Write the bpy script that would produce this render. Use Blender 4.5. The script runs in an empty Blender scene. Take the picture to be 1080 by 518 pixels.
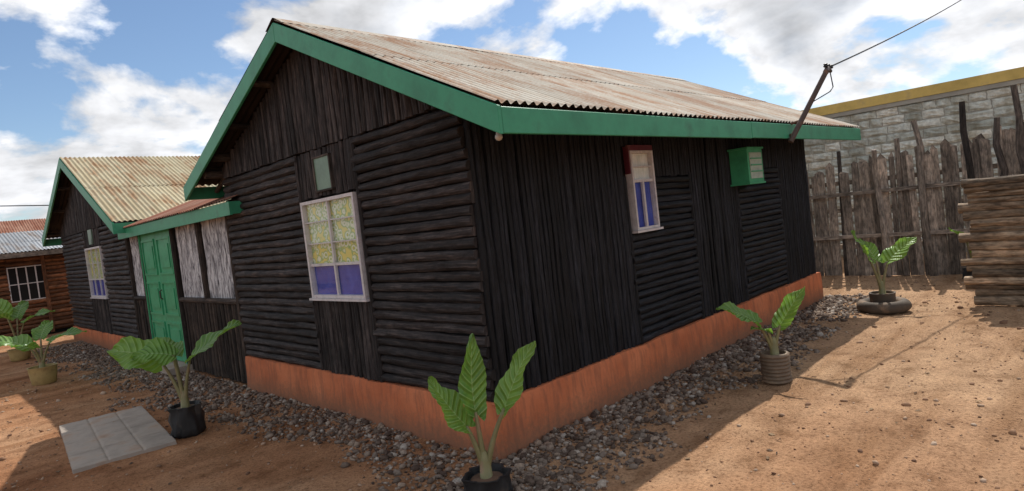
import bpy, math, random
import numpy as np
from mathutils import Vector, Matrix, noise
R = random.Random(7)
rng = np.random.default_rng(11)
scene = bpy.context.scene

# ------------------------------------------------------------------ node helpers
def new_mat(name):
    m = bpy.data.materials.new(name); m.use_nodes = True
    nt = m.node_tree
    b = nt.nodes["Principled BSDF"]
    return m, nt, b
def N(nt, typ, **kw):
    n = nt.nodes.new(typ)
    for k, v in kw.items():
        if k.startswith('i_'):
            key = k[2:]
            n.inputs[int(key) if key.isdigit() else key].default_value = v
        else: setattr(n, k, v)
    return n
def L(nt, a, ai, b, bi): nt.links.new(a.outputs[ai], b.inputs[bi])
def ramp(nt, stops):
    n = nt.nodes.new('ShaderNodeValToRGB'); cr = n.color_ramp
    while len(cr.elements) < len(stops): cr.elements.new(0.5)
    for e, (p, c) in zip(cr.elements, stops):
        e.position = p; e.color = (*c, 1) if len(c) == 3 else c
    return n
def noise_n(nt, src, scale, detail=4, rough=.55, sc=None, out='Object', dist=0):
    tc = N(nt, 'ShaderNodeTexCoord'); mp = N(nt, 'ShaderNodeMapping')
    if sc: mp.inputs['Scale'].default_value = sc
    L(nt, tc, out, mp, 'Vector')
    n = N(nt, 'ShaderNodeTexNoise'); n.inputs['Scale'].default_value = scale
    n.inputs['Detail'].default_value = min(detail, 5); n.inputs['Roughness'].default_value = rough
    n.inputs['Distortion'].default_value = dist
    L(nt, mp, 'Vector', n, 'Vector'); return n
def mixc(nt, fac, a, b, blend='MIX'):
    m = N(nt, 'ShaderNodeMix', data_type='RGBA', blend_type=blend)
    for idx, val in ((0, fac), (6, a), (7, b)):
        if isinstance(val, tuple) and hasattr(val[0], 'outputs'): nt.links.new(val[0].outputs[val[1]], m.inputs[idx])
        elif isinstance(val, (int, float)): m.inputs[idx].default_value = val
        else: m.inputs[idx].default_value = (*val, 1)
    return m
def bump(nt, h, strength, dist, bsdf, prev=None):
    b = N(nt, 'ShaderNodeBump'); b.inputs['Strength'].default_value = strength; b.inputs['Distance'].default_value = dist
    L(nt, h[0], h[1], b, 'Height')
    if prev: L(nt, prev, 'Normal', b, 'Normal')
    nt.links.new(b.outputs['Normal'], bsdf.inputs['Normal']); return b

def wood_mat(name, dark, mid, light, rough=.75, fine=70, bstr=.8, spec=.3, grey=None):
    m, nt, b = new_mat(name)
    at = N(nt, 'ShaderNodeAttribute', attribute_name='rnd')
    n1 = noise_n(nt, None, 1, 5, .7, (3.5, fine, 1), 'UV')
    n2 = noise_n(nt, None, 2.2, 3, .6, None, 'Object')
    n3 = noise_n(nt, None, 1, 3, .6, (9, 22, 1), 'UV')
    r1 = ramp(nt, [(.25, dark), (.5, mid), (.75, light)])
    L(nt, n1, 'Fac', r1, 'Fac')
    mr = N(nt, 'ShaderNodeMapRange'); mr.inputs['To Min'].default_value = .45; mr.inputs['To Max'].default_value = 1.6
    L(nt, at, 'Fac', mr, 'Value')
    mul = mixc(nt, 1.0, (r1, 'Color'), (mr, 'Result'), 'MULTIPLY')
    r2 = ramp(nt, [(.3, (.6, .6, .6)), (.7, (1.35, 1.3, 1.25))]); L(nt, n2, 'Fac', r2, 'Fac')
    mul2 = mixc(nt, 1.0, (mul, 2), (r2, 'Color'), 'MULTIPLY')
    r3 = ramp(nt, [(.35, (.55, .55, .55)), (.5, (1, 1, 1)), (.7, (1.5, 1.45, 1.4))]); L(nt, n3, 'Fac', r3, 'Fac')
    mul3 = mixc(nt, 1.0, (mul2, 2), (r3, 'Color'), 'MULTIPLY')
    L(nt, mul3, 2, b, 'Base Color')
    b.inputs['Roughness'].default_value = rough
    b.inputs['Specular IOR Level'].default_value = spec
    b1 = bump(nt, (n1, 'Fac'), bstr, .012, b); bump(nt, (n3, 'Fac'), .6, .02, b, b1)
    return m
def paint_mat(name, col, rough=.5, wear=(.2, .15, .1), amt=.25, scale=6, spec=.4):
    m, nt, b = new_mat(name)
    n1 = noise_n(nt, None, scale, 5, .65)
    n2 = noise_n(nt, None, scale*7, 3, .6)
    lo = tuple(c*.72 for c in col); hi = tuple(min(1, c*1.18) for c in col)
    r1 = ramp(nt, [(.3, lo), (.7, hi)]); L(nt, n1, 'Fac', r1, 'Fac')
    r2 = ramp(nt, [(.62-amt*.2, (0, 0, 0)), (.72, (1, 1, 1))]); L(nt, n1, 'Fac', r2, 'Fac')
    mm = N(nt, 'ShaderNodeMath', operation='MULTIPLY'); L(nt, r2, 'Color', mm, 0); mm.inputs[1].default_value = min(1, amt*2)
    mx = mixc(nt, (mm, 0), (r1, 'Color'), wear)
    L(nt, mx, 2, b, 'Base Color'); b.inputs['Roughness'].default_value = rough
    b.inputs['Specular IOR Level'].default_value = spec
    bump(nt, (n2, 'Fac'), .25, .004, b)
    return m

M_gable = wood_mat('charred_logs_brown', (.006, .005, .005), (.024, .020, .020), (.098, .082, .076), .68)
M_side = wood_mat('charred_slats_black', (.003, .003, .004), (.007, .008, .011), (.025, .027, .037), .6)
M_wing = wood_mat('dark_brown_slats', (.010, .008, .007), (.035, .026, .021), (.085, .062, .05), .8)
M_brown = wood_mat('brown_logs', (.05, .02, .01), (.16, .07, .035), (.30, .14, .07), .8)
M_fence = wood_mat('weathered_fence_wood', (.10, .085, .072), (.30, .25, .21), (.54, .47, .40), .85)
M_stack = wood_mat('bark_timber', (.09, .06, .04), (.26, .19, .13), (.46, .37, .27), .85, 40)
M_fdark = wood_mat('old_dark_poles', (.02, .016, .014), (.06, .05, .044), (.13, .11, .10), .85)
M_back, nt, b = new_mat('dark_backing'); b.inputs['Base Color'].default_value = (.005, .0045, .0045, 1); b.inputs['Roughness'].default_value = .9
M_green = paint_mat('green_fascia_paint', (.042, .28, .15), .45, (.03, .11, .065), .35, 3.5)
M_doorg = paint_mat('green_door_paint', (.06, .35, .17), .4, (.05, .17, .10), .25)
M_white = paint_mat('white_frame_paint', (.60, .57, .57), .5, (.3, .2, .2), .35, 14)
M_maroon = paint_mat('maroon_paint', (.12, .022, .035), .5)
M_black = paint_mat('black_rubber', (.02, .02, .021), .55, (.10, .07, .05), .4, 5)
M_steel = paint_mat('rusty_pole_metal', (.07, .045, .035), .6, (.16, .07, .035), .5, 9)
M_concrete = paint_mat('dusty_concrete', (.36, .30, .25), .9, (.30, .19, .125), .5, 3.5)
M_yellow = paint_mat('yellow_beam_paint', (.64, .46, .14), .8, (.30, .22, .13), .45, 1.6)
M_basin = paint_mat('tan_basin', (.42, .30, .12), .6, (.2, .12, .06), .4)
M_bulb, nt, b = new_mat('lamp_glass'); b.inputs['Base Color'].default_value = (.5, .48, .44, 1); b.inputs['Roughness'].default_value = .3
M_wire, nt, b = new_mat('cable'); b.inputs['Base Color'].default_value = (.012, .012, .014, 1); b.inputs['Roughness'].default_value = .5
M_plinth, nt, b = new_mat('terracotta_plinth')
n1 = noise_n(nt, None, 2.0, 5, .65); n2 = noise_n(nt, None, 1, 5, .7, (16, 16, 2.2)); n3 = noise_n(nt, None, 32, 4, .65)
c = ramp(nt, [(.3, (.46, .135, .06)), (.7, (.66, .225, .105))]); L(nt, n1, 'Fac', c, 'Fac')
d_ = ramp(nt, [(.47, (0, 0, 0)), (.62, (1, 1, 1))]); L(nt, n2, 'Fac', d_, 'Fac')
m_ = N(nt, 'ShaderNodeMath', operation='MULTIPLY'); L(nt, d_, 'Color', m_, 0); m_.inputs[1].default_value = .5
x1 = mixc(nt, (m_, 0), (c, 'Color'), (.22, .095, .06))
tc = N(nt, 'ShaderNodeTexCoord'); sp = N(nt, 'ShaderNodeSeparateXYZ'); L(nt, tc, 'Object', sp, 0)
q = N(nt, 'ShaderNodeMath', operation='MULTIPLY_ADD'); L(nt, n3, 'Fac', q, 0); q.inputs[1].default_value = -.34; L(nt, sp, 2, q, 2)
sr = N(nt, 'ShaderNodeMapRange'); L(nt, q, 0, sr, 'Value'); sr.inputs['From Min'].default_value = -.14; sr.inputs['From Max'].default_value = .05; sr.inputs['To Min'].default_value = .8; sr.inputs['To Max'].default_value = 0
x2 = mixc(nt, (sr, 'Result'), (x1, 2), (.22, .12, .075))
L(nt, x2, 2, b, 'Base Color'); b.inputs['Roughness'].default_value = .88; b.inputs['Specular IOR Level'].default_value = .15
bp = bump(nt, (n3, 'Fac'), .4, .010, b)

def roof_mat(name, base, base2, rust, rustamt):
    m, nt, b = new_mat(name)
    at = N(nt, 'ShaderNodeAttribute', attribute_name='rnd')
    tc = N(nt, 'ShaderNodeTexCoord')
    cmb = N(nt, 'ShaderNodeCombineXYZ'); m5 = N(nt, 'ShaderNodeMath', operation='MULTIPLY'); m5.inputs[1].default_value = 37
    L(nt, at, 'Fac', m5, 0); L(nt, m5, 0, cmb, 2)
    va = N(nt, 'ShaderNodeVectorMath', operation='ADD'); L(nt, tc, 'UV', va, 0); L(nt, cmb, 0, va, 1)
    def nz(sc, s, d, r, v=va):
        mp = N(nt, 'ShaderNodeMapping'); mp.inputs['Scale'].default_value = sc; nt.links.new(v.outputs['UV' if v is tc else 0], mp.inputs['Vector'])
        n = N(nt, 'ShaderNodeTexNoise'); n.inputs['Scale'].default_value = s; n.inputs['Detail'].default_value = d; n.inputs['Roughness'].default_value = r
        L(nt, mp, 'Vector', n, 'Vector'); return n
    streak = nz((11, .7, 1), 1, 4, .6)
    patch = nz((1, .6, 1), 1.6, 5, .68, tc)
    fine = nz((1, 1, 1), 40, 3, .6)
    c1 = ramp(nt, [(.32, base2), (.6, base)]); L(nt, streak, 'Fac', c1, 'Fac')
    ad = N(nt, 'ShaderNodeMath', operation='MULTIPLY_ADD'); L(nt, streak, 'Fac', ad, 0); ad.inputs[1].default_value = .8
    L(nt, patch, 'Fac', ad, 2)
    ad2 = N(nt, 'ShaderNodeMath', operation='MULTIPLY_ADD'); L(nt, fine, 'Fac', ad2, 0); ad2.inputs[1].default_value = .25; L(nt, ad, 0, ad2, 2)
    dv = N(nt, 'ShaderNodeMath', operation='MULTIPLY'); L(nt, ad2, 0, dv, 0); dv.inputs[1].default_value = .6
    t = .70 - rustamt*.12
    r = ramp(nt, [(t-.06, (0, 0, 0)), (t, (.55, .55, .55)), (min(1, t+.07), (1, 1, 1))]); L(nt, dv, 0, r, 'Fac')
    sh = N(nt, 'ShaderNodeMapRange'); L(nt, at, 'Fac', sh, 'Value'); sh.inputs['To Min'].default_value = .78; sh.inputs['To Max'].default_value = 1.1
    mx = mixc(nt, (r, 'Color'), (c1, 'Color'), rust)
    mu = mixc(nt, 1.0, (mx, 2), (sh, 'Result'), 'MULTIPLY')
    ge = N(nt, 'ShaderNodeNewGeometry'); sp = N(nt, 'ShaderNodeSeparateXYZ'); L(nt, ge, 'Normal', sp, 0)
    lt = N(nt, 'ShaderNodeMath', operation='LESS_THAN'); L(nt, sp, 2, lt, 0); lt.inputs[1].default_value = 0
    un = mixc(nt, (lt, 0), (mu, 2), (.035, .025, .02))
    L(nt, un, 2, b, 'Base Color'); b.inputs['Roughness'].default_value = .8; b.inputs['Specular IOR Level'].default_value = .25
    bump(nt, (patch, 'Fac'), .2, .01, b)
    return m
M_roof = roof_mat('corrugated_iron', (.53, .50, .43), (.40, .34, .265), (.32, .175, .095), .56)
M_roof2 = roof_mat('corrugated_iron_yellowed', (.47, .43, .30), (.38, .31, .19), (.30, .17, .085), .5)
M_roofr = roof_mat('rusted_iron', (.40, .24, .17), (.30, .15, .10), (.22, .08, .045), 1.0)
M_roofg = roof_mat('grey_iron', (.36, .38, .40), (.25, .26, .28), (.2, .15, .12), .2)

# ------------------------------------------------------------------ mesh builder
class MB:
    def __init__(s): s.v = []; s.f = []; s.uv = []; s.mi = []; s.r = []
    def face(s, idx, uvs, mi=0, r=None):
        s.f.append(idx); s.uv.extend(uvs); s.mi.append(mi); s.r.append(R.random() if r is None else r)
    def box(s, x0, x1, y0, y1, z0, z1, mi=0, M=None, r=None):
        o = len(s.v); r = R.random() if r is None else r
        pts = [Vector((x, y, z)) for x in (x0, x1) for y in (y0, y1) for z in (z0, z1)]
        if M is not None: pts = [M @ p for p in pts]
        s.v += [tuple(p) for p in pts]
        d = (abs(x1-x0), abs(y1-y0), abs(z1-z0)); off = R.random()*20
        raw = [(x, y, z) for x in (x0, x1) for y in (y0, y1) for z in (z0, z1)]
        for q in ((0, 1, 3, 2), (4, 6, 7, 5), (0, 4, 5, 1), (2, 3, 7, 6), (0, 2, 6, 4), (1, 5, 7, 3)):
            ax = [i for i in range(3) if len({raw[k][i] for k in q}) > 1]
            if len(ax) < 2: ax = [0, 1]
            ax.sort(key=lambda i: -d[i])
            s.face([o+k for k in q], [(raw[k][ax[0]]+off, raw[k][ax[1]]+off) for k in q], mi, r)
    def tube(s, pts, rad, sides=8, mi=0, r=None, cap=True, rj=0.0):
        r = R.random() if r is None else r; o = len(s.v); off = R.random()*30
        pts = [Vector(p) for p in pts]; n = len(pts); lens = [0]
        D = (pts[-1]-pts[0]).normalized()
        ref = Vector((0, 0, 1)) if abs(D.z) < .8 else Vector((1, 0, 0))
        for i in range(1, n): lens.append(lens[-1]+(pts[i]-pts[i-1]).length)
        for i, p in enumerate(pts):
            d = (pts[min(i+1, n-1)]-pts[max(i-1, 0)]).normalized()
            a = d.cross(ref).normalized(); b = d.cross(a).normalized()
            rr = rad[i] if hasattr(rad, '__len__') else rad
            for k in range(sides):
                t = 2*math.pi*k/sides; q = rr*(1+R.uniform(-rj, rj))
                s.v.append(tuple(p+a*math.cos(t)*q+b*math.sin(t)*q))
        r0 = rad[0] if hasattr(rad, '__len__') else rad
        for i in range(n-1):
            for k in range(sides):
                k2 = (k+1) % sides
                vv = [k/sides*6.28*r0+off, (k+1)/sides*6.28*r0+off]
                s.face([o+i*sides+k, o+i*sides+k2, o+(i+1)*sides+k2, o+(i+1)*sides+k],
                       [(lens[i]+off, vv[0]), (lens[i]+off, vv[1]), (lens[i+1]+off, vv[1]), (lens[i+1]+off, vv[0])], mi, r)
        if cap:
            for e in (0, n-1):
                s.face([o+e*sides+k for k in range(sides)], [(off+.02*math.cos(k), off+.02*math.sin(k)) for k in range(sides)], mi, r)
    def grid(s, P, U, mi=0, r=None):
        o = len(s.v); ni = len(P); nj = len(P[0]); r = R.random() if r is None else r
        for row in P: s.v += [tuple(p) for p in row]
        for i in range(ni-1):
            for j in range(nj-1):
                s.face([o+i*nj+j, o+(i+1)*nj+j, o+(i+1)*nj+j+1, o+i*nj+j+1], [U[i][j], U[i+1][j], U[i+1][j+1], U[i][j+1]], mi, r)
    def lathe(s, prof, c, sides=24, mi=0, rj=0.0, fold=0, foldn=7):
        P = []; U = []
        ph = R.random()*6
        for (rr, z) in prof:
            row = []; u = []
            for k in range(sides+1):
                t = 2*math.pi*(k % sides)/sides
                q = rr*(1+fold*math.sin(foldn*t+ph+z*9)+rj*noise.noise(Vector((math.cos(t)*3, math.sin(t)*3, z*12+ph))))
                row.append((c[0]+q*math.cos(t), c[1]+q*math.sin(t), c[2]+z)); u.append((k/sides, z))
            P.append(row); U.append(u)
        s.grid(P, U, mi)
    def build(s, name, mats, parent=None, smooth=True, ploc=None, recalc=True, angle=40):
        me = bpy.data.meshes.new(name)
        me.from_pydata(s.v, [], s.f)
        uvl = me.uv_layers.new(name='UVMap')
        uvl.data.foreach_set('uv', np.array(s.uv, dtype=np.float32).ravel())
        a = me.attributes.new('rnd', 'FLOAT', 'FACE'); a.data.foreach_set('value', np.array(s.r, dtype=np.float32))
        me.polygons.foreach_set('material_index', np.array(s.mi, dtype=np.int32))
        for m in mats: me.materials.append(m)
        if recalc:
            import bmesh
            bm = bmesh.new(); bm.from_mesh(me); bmesh.ops.recalc_face_normals(bm, faces=bm.faces); bm.to_mesh(me); bm.free()
        if smooth:
            me.shade_smooth()
            try: me.set_sharp_from_angle(angle=math.radians(angle))
            except Exception: pass
        me.update()
        ob = bpy.data.objects.new(name, me); scene.collection.objects.link(ob)
        if parent is not None:
            ob.parent = parent; ob.matrix_parent_inverse = Matrix.Translation(parent.location).inverted()
        return ob
def empty(name, loc):
    e = bpy.data.objects.new(name, None); e.location = loc; e.empty_display_size = .3
    scene.collection.objects.link(e); return e

class Wall:
    def __init__(s, kind, off): s.k = kind; s.o = off
    def p(s, a, b, z): return (s.o-b, a, z) if s.k == 'g' else (a, s.o-b, z)
    def box(s, mb, a0, a1, b0, b1, z0, z1, mi=0, r=None):
        if s.k == 'g': mb.box(s.o-b1, s.o-b0, a0, a1, z0, z1, mi, None, r)
        else: mb.box(a0, a1, s.o-b1, s.o-b0, z0, z1, mi, None, r)
def hlogs(mb, w, a0, a1, z0, z1, pitch=.078, b=0.0, mi=0):
    n = max(1, round((z1-z0)/pitch)); pitch = (z1-z0)/n
    for i in range(n):
        z = z0+(i+.5)*pitch; s0 = a0+R.uniform(-.022, .012); s1 = a1+R.uniform(-.012, .022)
        k = max(3, int((s1-s0)/.12)); r0 = pitch*R.uniform(.45, .57); r1 = pitch*R.uniform(.45, .57)
        if R.random() < .5: r0, r1 = max(r0, r1), min(r0, r1)
        bo = b+R.uniform(-.010, .010); ph = R.random()*9; kn = R.uniform(-.008, .008)
        pts = [w.p(s0+(s1-s0)*t/k, bo+.004*math.sin(ph+t*.9), z+.003*math.sin(ph*2+t*.5)+kn*(t/k-.5)+R.uniform(-.002, .002)) for t in range(k+1)]
        rad = [(r0+(r1-r0)*t/k)*(1+R.uniform(-.06, .06)) for t in range(k+1)]
        mb.tube(pts, rad, 9, mi, rj=.08)
def vlogs(mb, w, a0, a1, z0, z1, pitch=.06, b=0.0, mi=0):
    n = max(1, round((a1-a0)/pitch)); pitch = (a1-a0)/n
    for i in range(n):
        a = a0+(i+.5)*pitch
        t0 = z0(a) if callable(z0) else z0; t1 = z1(a) if callable(z1) else z1
        if t1-t0 < .04: continue
        t0 += R.uniform(-.004, .01); t1 += R.uniform(-.01, .004)
        k = max(2, int((t1-t0)/.17)); bo = b+R.uniform(-.009, .010); r0 = pitch*R.uniform(.42, .57); ph = R.random()*9; ti = R.uniform(-.008, .008)
        pts = [w.p(a+.003*math.sin(ph+t)+ti*(t/k-.5), bo+.003*math.sin(ph+t*1.3), t0+(t1-t0)*t/k) for t in range(k+1)]
        mb.tube(pts, [r0*(1+R.uniform(-.07, .07)) for _ in pts], 8, mi, rj=.07)

def corrugated(mb, x0, x1, eave, ridge, mi=0, pitch=.076, amp=.011, axis='x', lift=0.0):
    e = np.array(eave, float); g = np.array(ridge, float); d = g-e; Ls = np.hypot(*d); d /= Ls; nrm = np.array([-d[1], d[0]])
    if nrm[1] < 0: nrm = -nrm
    sheet = pitch*10; x = x0; rows = 2 if Ls > 1.6 else 1
    while x < x1-.001:
        xe = min(x+sheet+pitch*.8, x1)
        for rr in range(rows):
            s0 = (Ls/rows)*rr - (0.12+R.uniform(-.03, .03) if rr else R.uniform(.0, .035)); s1 = (Ls/rows)*(rr+1)+(.0 if rr == rows-1 else .02)
            off = lift+R.uniform(0, .004)+(.006 if rr else 0)+.003; tl = R.uniform(-.003, .003)
            nx = max(4, int((xe-x)/pitch*8)); ns = 6
            P = []; U = []
            for i in range(nx+1):
                xx = x+(xe-x)*i/nx; row = []; u = []
                for j in range(ns+1):
                    ss = s0+(s1-s0)*j/ns
                    h = amp*math.sin(2*math.pi*(xx-x0)/pitch)+off+tl*i/nx*math.sin(j)+.006*noise.noise(Vector((xx*.9, ss*1.1, mi)))
                    q = e+d*ss+nrm*h
                    row.append((xx, q[0], q[1]) if axis == 'x' else (q[0], xx, q[1])); u.append((xx, ss))
                P.append(row); U.append(u)
            mb.grid(P, U, mi)
        x += sheet

def slopebar(mb, x0, x1, A, B, hgt, mi=0, drop=0.0):
    o = len(mb.v)
    for x in (x0, x1):
        for (y, z) in (A, B):
            for zz in (z-drop-hgt, z-drop): mb.v.append((x, y, zz))
    r = R.random()
    Ls = math.hypot(B[0]-A[0], B[1]-A[1])
    for q in ((0, 1, 3, 2), (4, 6, 7, 5), (0, 4, 5, 1), (2, 3, 7, 6), (0, 2, 6, 4), (1, 5, 7, 3)):
        mb.face([o+k for k in q], [(Ls*((k//2) % 2), hgt*(k % 2)) for k in q], mi, r)

def curtain_mat(name, kind):
    m, nt, b = new_mat(name)
    if kind == 'blue':
        n = noise_n(nt, None, 5, 4); r = ramp(nt, [(.3, (.035, .055, .27)), (.7, (.08, .12, .48))]); L(nt, n, 'Fac', r, 'Fac'); L(nt, r, 'Color', b, 'Base Color')
    elif kind == 'pale':
        n = noise_n(nt, None, 12, 4); r = ramp(nt, [(.3, (.60, .66, .62)), (.7, (.86, .88, .86))]); L(nt, n, 'Fac', r, 'Fac'); L(nt, r, 'Color', b, 'Base Color')
    elif kind == 'floral':
        v = N(nt, 'ShaderNodeTexVoronoi'); v.inputs['Scale'].default_value = 17; tc = N(nt, 'ShaderNodeTexCoord'); L(nt, tc, 'Object', v, 'Vector')
        n = noise_n(nt, None, 14, 5)
        r = ramp(nt, [(.30, (.62, .55, .10)), (.44, (.25, .42, .12)), (.56, (.74, .76, .62)), (.70, (.62, .68, .46)), (.82, (.26, .42, .16)), (.95, (.68, .62, .20))])
        ad = N(nt, 'ShaderNodeMath', operation='MULTIPLY_ADD'); L(nt, n, 'Fac', ad, 0); ad.inputs[1].default_value = .5
        L(nt, v, 'Distance', ad, 2); L(nt, ad, 0, r, 'Fac'); L(nt, r, 'Color', b, 'Base Color')
    else:
        n = noise_n(nt, None, 1, 5, .7, (1, 38, 3.5), 'Object', 1.5)
        r = ramp(nt, [(.36, (.08, .075, .08)), (.48, (.36, .35, .36)), (.60, (.68, .68, .68))]); L(nt, n, 'Fac', r, 'Fac'); L(nt, r, 'Color', b, 'Base Color')
    b.inputs['Roughness'].default_value = .9
    b.inputs['Specular IOR Level'].default_value = .1
    return m
M_cb = curtain_mat('blue_curtain', 'blue'); M_cf = curtain_mat('floral_curtain', 'floral'); M_cw = curtain_mat('white_curtain', 'white'); M_cp = curtain_mat('pale_curtain', 'pale')
M_glass = bpy.data.materials.new('window_glass'); M_glass.use_nodes = True; nt = M_glass.node_tree
for n in list(nt.nodes): nt.nodes.remove(n)
o_ = N(nt, 'ShaderNodeOutputMaterial'); tr = N(nt, 'ShaderNodeBsdfTransparent'); gl = N(nt, 'ShaderNodeBsdfGlossy'); gl.inputs['Roughness'].default_value = .05
fr = N(nt, 'ShaderNodeLayerWeight'); fr.inputs['Blend'].default_value = .5; mxs = N(nt, 'ShaderNodeMixShader')
pw = N(nt, 'ShaderNodeMath', operation='POWER'); L(nt, fr, 'Facing', pw, 0); pw.inputs[1].default_value = 4
fa = N(nt, 'ShaderNodeMath', operation='MULTIPLY_ADD'); L(nt, pw, 0, fa, 0); fa.inputs[1].default_value = .6; fa.inputs[2].default_value = .05
L(nt, fa, 0, mxs, 0); L(nt, tr, 0, mxs, 1); L(nt, gl, 0, mxs, 2); L(nt, mxs, 0, o_, 0)

def folded(mb, w, a0, a1, z0, z1, b, mi, folds=9, amp=.012):
    na = 40; nz = 6; ph = R.random()*6
    P = [[w.p(a0+(a1-a0)*i/na, b+amp*math.sin(2*math.pi*folds*i/na+ph+.6*math.sin(j*.8+i*.1)), z0+(z1-z0)*j/nz) for j in range(nz+1)] for i in range(na+1)]
    U = [[(i/na, j/nz) for j in range(nz+1)] for i in range(na+1)]
    mb.grid(P, U, mi)
def window(name, parent, w, a0, a1, z0, z1, cols, rows, frame=.035, split=None, topmat=None, upper=None):
    mb = MB(); mats = [M_white, upper or M_cf, M_cb, M_glass, topmat or M_white, M_back]
    t = frame
    w.box(mb, a0, a0+t, -.02, .055, z0, z1, 0); w.box(mb, a1-t, a1, -.02, .055, z0, z1, 0)
    w.box(mb, a0+t, a1-t, -.02, .053, z0, z0+t, 0); w.box(mb, a0+t, a1-t, -.02, .053, z1-t, z1, 4)
    w.box(mb, a0-.03, a1+.03, .0, .07, z0-.022, z0-.002, 0)
    zs = z0+(z1-z0)*split if split else z0
    for i in range(1, cols):
        a = a0+(a1-a0)*i/cols; wd = .012 if (cols % 2 == 0 and i == cols//2) else .007
        w.box(mb, a-wd, a+wd, .018, .042, z0+t, (z1-t) if cols > 2 or split < .5 else zs, 0)
    for f in rows:
        z = z0+(z1-z0)*f; hw = .012 if abs(f-(split or 0)) < .01 else .005; w.box(mb, a0+t, a1-t, .018, .038, z-hw, z+hw, 0)
    folded(mb, w, a0+t*.5, a1-t*.5, zs, z1-t*.5, .004, 1, 9, .006)
    if split: folded(mb, w, a0+t*.5, a1-t*.5, z0+t*.5, zs, .006, 2, 5, .005)
    o = len(mb.v); mb.v += [w.p(a0+t, .024, z0+t), w.p(a1-t, .024, z0+t), w.p(a1-t, .024, z1-t), w.p(a0+t, .024, z1-t)]
    mb.face([o, o+1, o+2, o+3], [(0, 0), (1, 0), (1, 1), (0, 1)], 3)
    return mb.build(name, mats, parent, True)

# ================================================================== GROUND
def axis_coords(a, b, step, lo, hi):
    c = list(np.arange(a, b+1e-6, step)); s = step; x = a
    left = []
    while x > lo: s *= 1.35; x -= s; left.append(x)
    s = step; x = c[-1]; right = []
    while x < hi: s *= 1.35; x += s; right.append(x)
    return np.array(left[::-1]+c+right)
def gheight(x, y):
    e = .024*noise.noise(Vector((x*.8, y*.8, 0)))+.015*noise.noise(Vector((x*3.1, y*3.1, 4)))+.007*noise.noise(Vector((x*11, y*11, 7)))
    return e
gx = axis_coords(-3.2, 8.6, .045, -350, 350); gy = axis_coords(-4.0, 13.5, .06, -350, 350)
V = np.zeros((len(gx), len(gy), 3)); V[:, :, 0] = gx[:, None]; V[:, :, 1] = gy[None, :]
for i, x in enumerate(gx):
    for j, y in enumerate(gy):
        if -3.4 < x < 12 and -5 < y < 18: V[i, j, 2] = gheight(x, y)
nxg, nyg = len(gx), len(gy)
idx = np.arange(nxg*nyg).reshape(nxg, nyg)
F = np.stack([idx[:-1, :-1], idx[1:, :-1], idx[1:, 1:], idx[:-1, 1:]], -1).reshape(-1, 4)
def np_mesh(name, V, F, mats, smooth=True, rnd=None):
    me = bpy.data.meshes.new(name); k = F.shape[1]
    me.vertices.add(len(V)); me.vertices.foreach_set('co', V.astype(np.float32).ravel())
    me.loops.add(F.size); me.loops.foreach_set('vertex_index', F.astype(np.int32).ravel())
    me.polygons.add(len(F)); me.polygons.foreach_set('loop_start', (np.arange(len(F))*k).astype(np.int32))
    try: me.polygons.foreach_set('loop_total', np.full(len(F), k, dtype=np.int32))
    except Exception: pass
    me.update(calc_edges=True)
    if rnd is not None:
        a = me.attributes.new('rnd', 'FLOAT', 'FACE'); a.data.foreach_set('value', rnd.astype(np.float32))
    for m in mats: me.materials.append(m)
    if smooth: me.shade_smooth()
    ob = bpy.data.objects.new(name, me); scene.collection.objects.link(ob); return ob
M_soil, nt, b = new_mat('red_soil')
n1 = noise_n(nt, None, .5, 4, .6); n2 = noise_n(nt, None, 3.2, 5, .7); n3 = noise_n(nt, None, 45, 5, .7); n4 = noise_n(nt, None, 230, 2, .6)
n5 = noise_n(nt, None, 1, 4, .6, (.35, 2.6, 1), 'Object', .4)
c1 = ramp(nt, [(.3, (.30, .13, .060)), (.5, (.39, .20, .105)), (.68, (.48, .29, .17))]); L(nt, n1, 'Fac', c1, 'Fac')
tc = N(nt, 'ShaderNodeTexCoord'); sp = N(nt, 'ShaderNodeSeparateXYZ'); L(nt, tc, 'Object', sp, 0)
mr = N(nt, 'ShaderNodeMapRange'); mr.interpolation_type = 'SMOOTHSTEP'; L(nt, sp, 0, mr, 'Value'); mr.inputs['From Min'].default_value = -1.5; mr.inputs['From Max'].default_value = 3.5
mul_ = N(nt, 'ShaderNodeMath', operation='MULTIPLY'); L(nt, mr, 0, mul_, 0); mul_.inputs[1].default_value = .7
c1b = mixc(nt, (mul_, 0), (c1, 'Color'), (.49, .325, .20))
c2 = ramp(nt, [(.32, (.58, .53, .48)), (.47, (.95, .94, .93)), (.72, (1.22, 1.22, 1.2))]); L(nt, n2, 'Fac', c2, 'Fac')
c3 = ramp(nt, [(.32, (.5, .45, .42)), (.48, (1, 1, 1)), (.72, (1.25, 1.22, 1.2))]); L(nt, n3, 'Fac', c3, 'Fac')
c5 = ramp(nt, [(.36, (.74, .69, .64)), (.50, (1, 1, 1)), (.68, (1.12, 1.12, 1.12))]); L(nt, n5, 'Fac', c5, 'Fac')
mA = mixc(nt, 1.0, (c1b, 2), (c2, 'Color'), 'MULTIPLY'); mB = mixc(nt, 1.0, (mA, 2), (c3, 'Color'), 'MULTIPLY'); mC = mixc(nt, 1.0, (mB, 2), (c5, 'Color'), 'MULTIPLY')
L(nt, mC, 2, b, 'Base Color'); b.inputs['Roughness'].default_value = .95; b.inputs['Specular IOR Level'].default_value = .1
bp = bump(nt, (n3, 'Fac'), .8, .035, b); bump(nt, (n4, 'Fac'), .5, .008, b, bp)
ground = np_mesh('ground', V.reshape(-1, 3), F, [M_soil])

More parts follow.
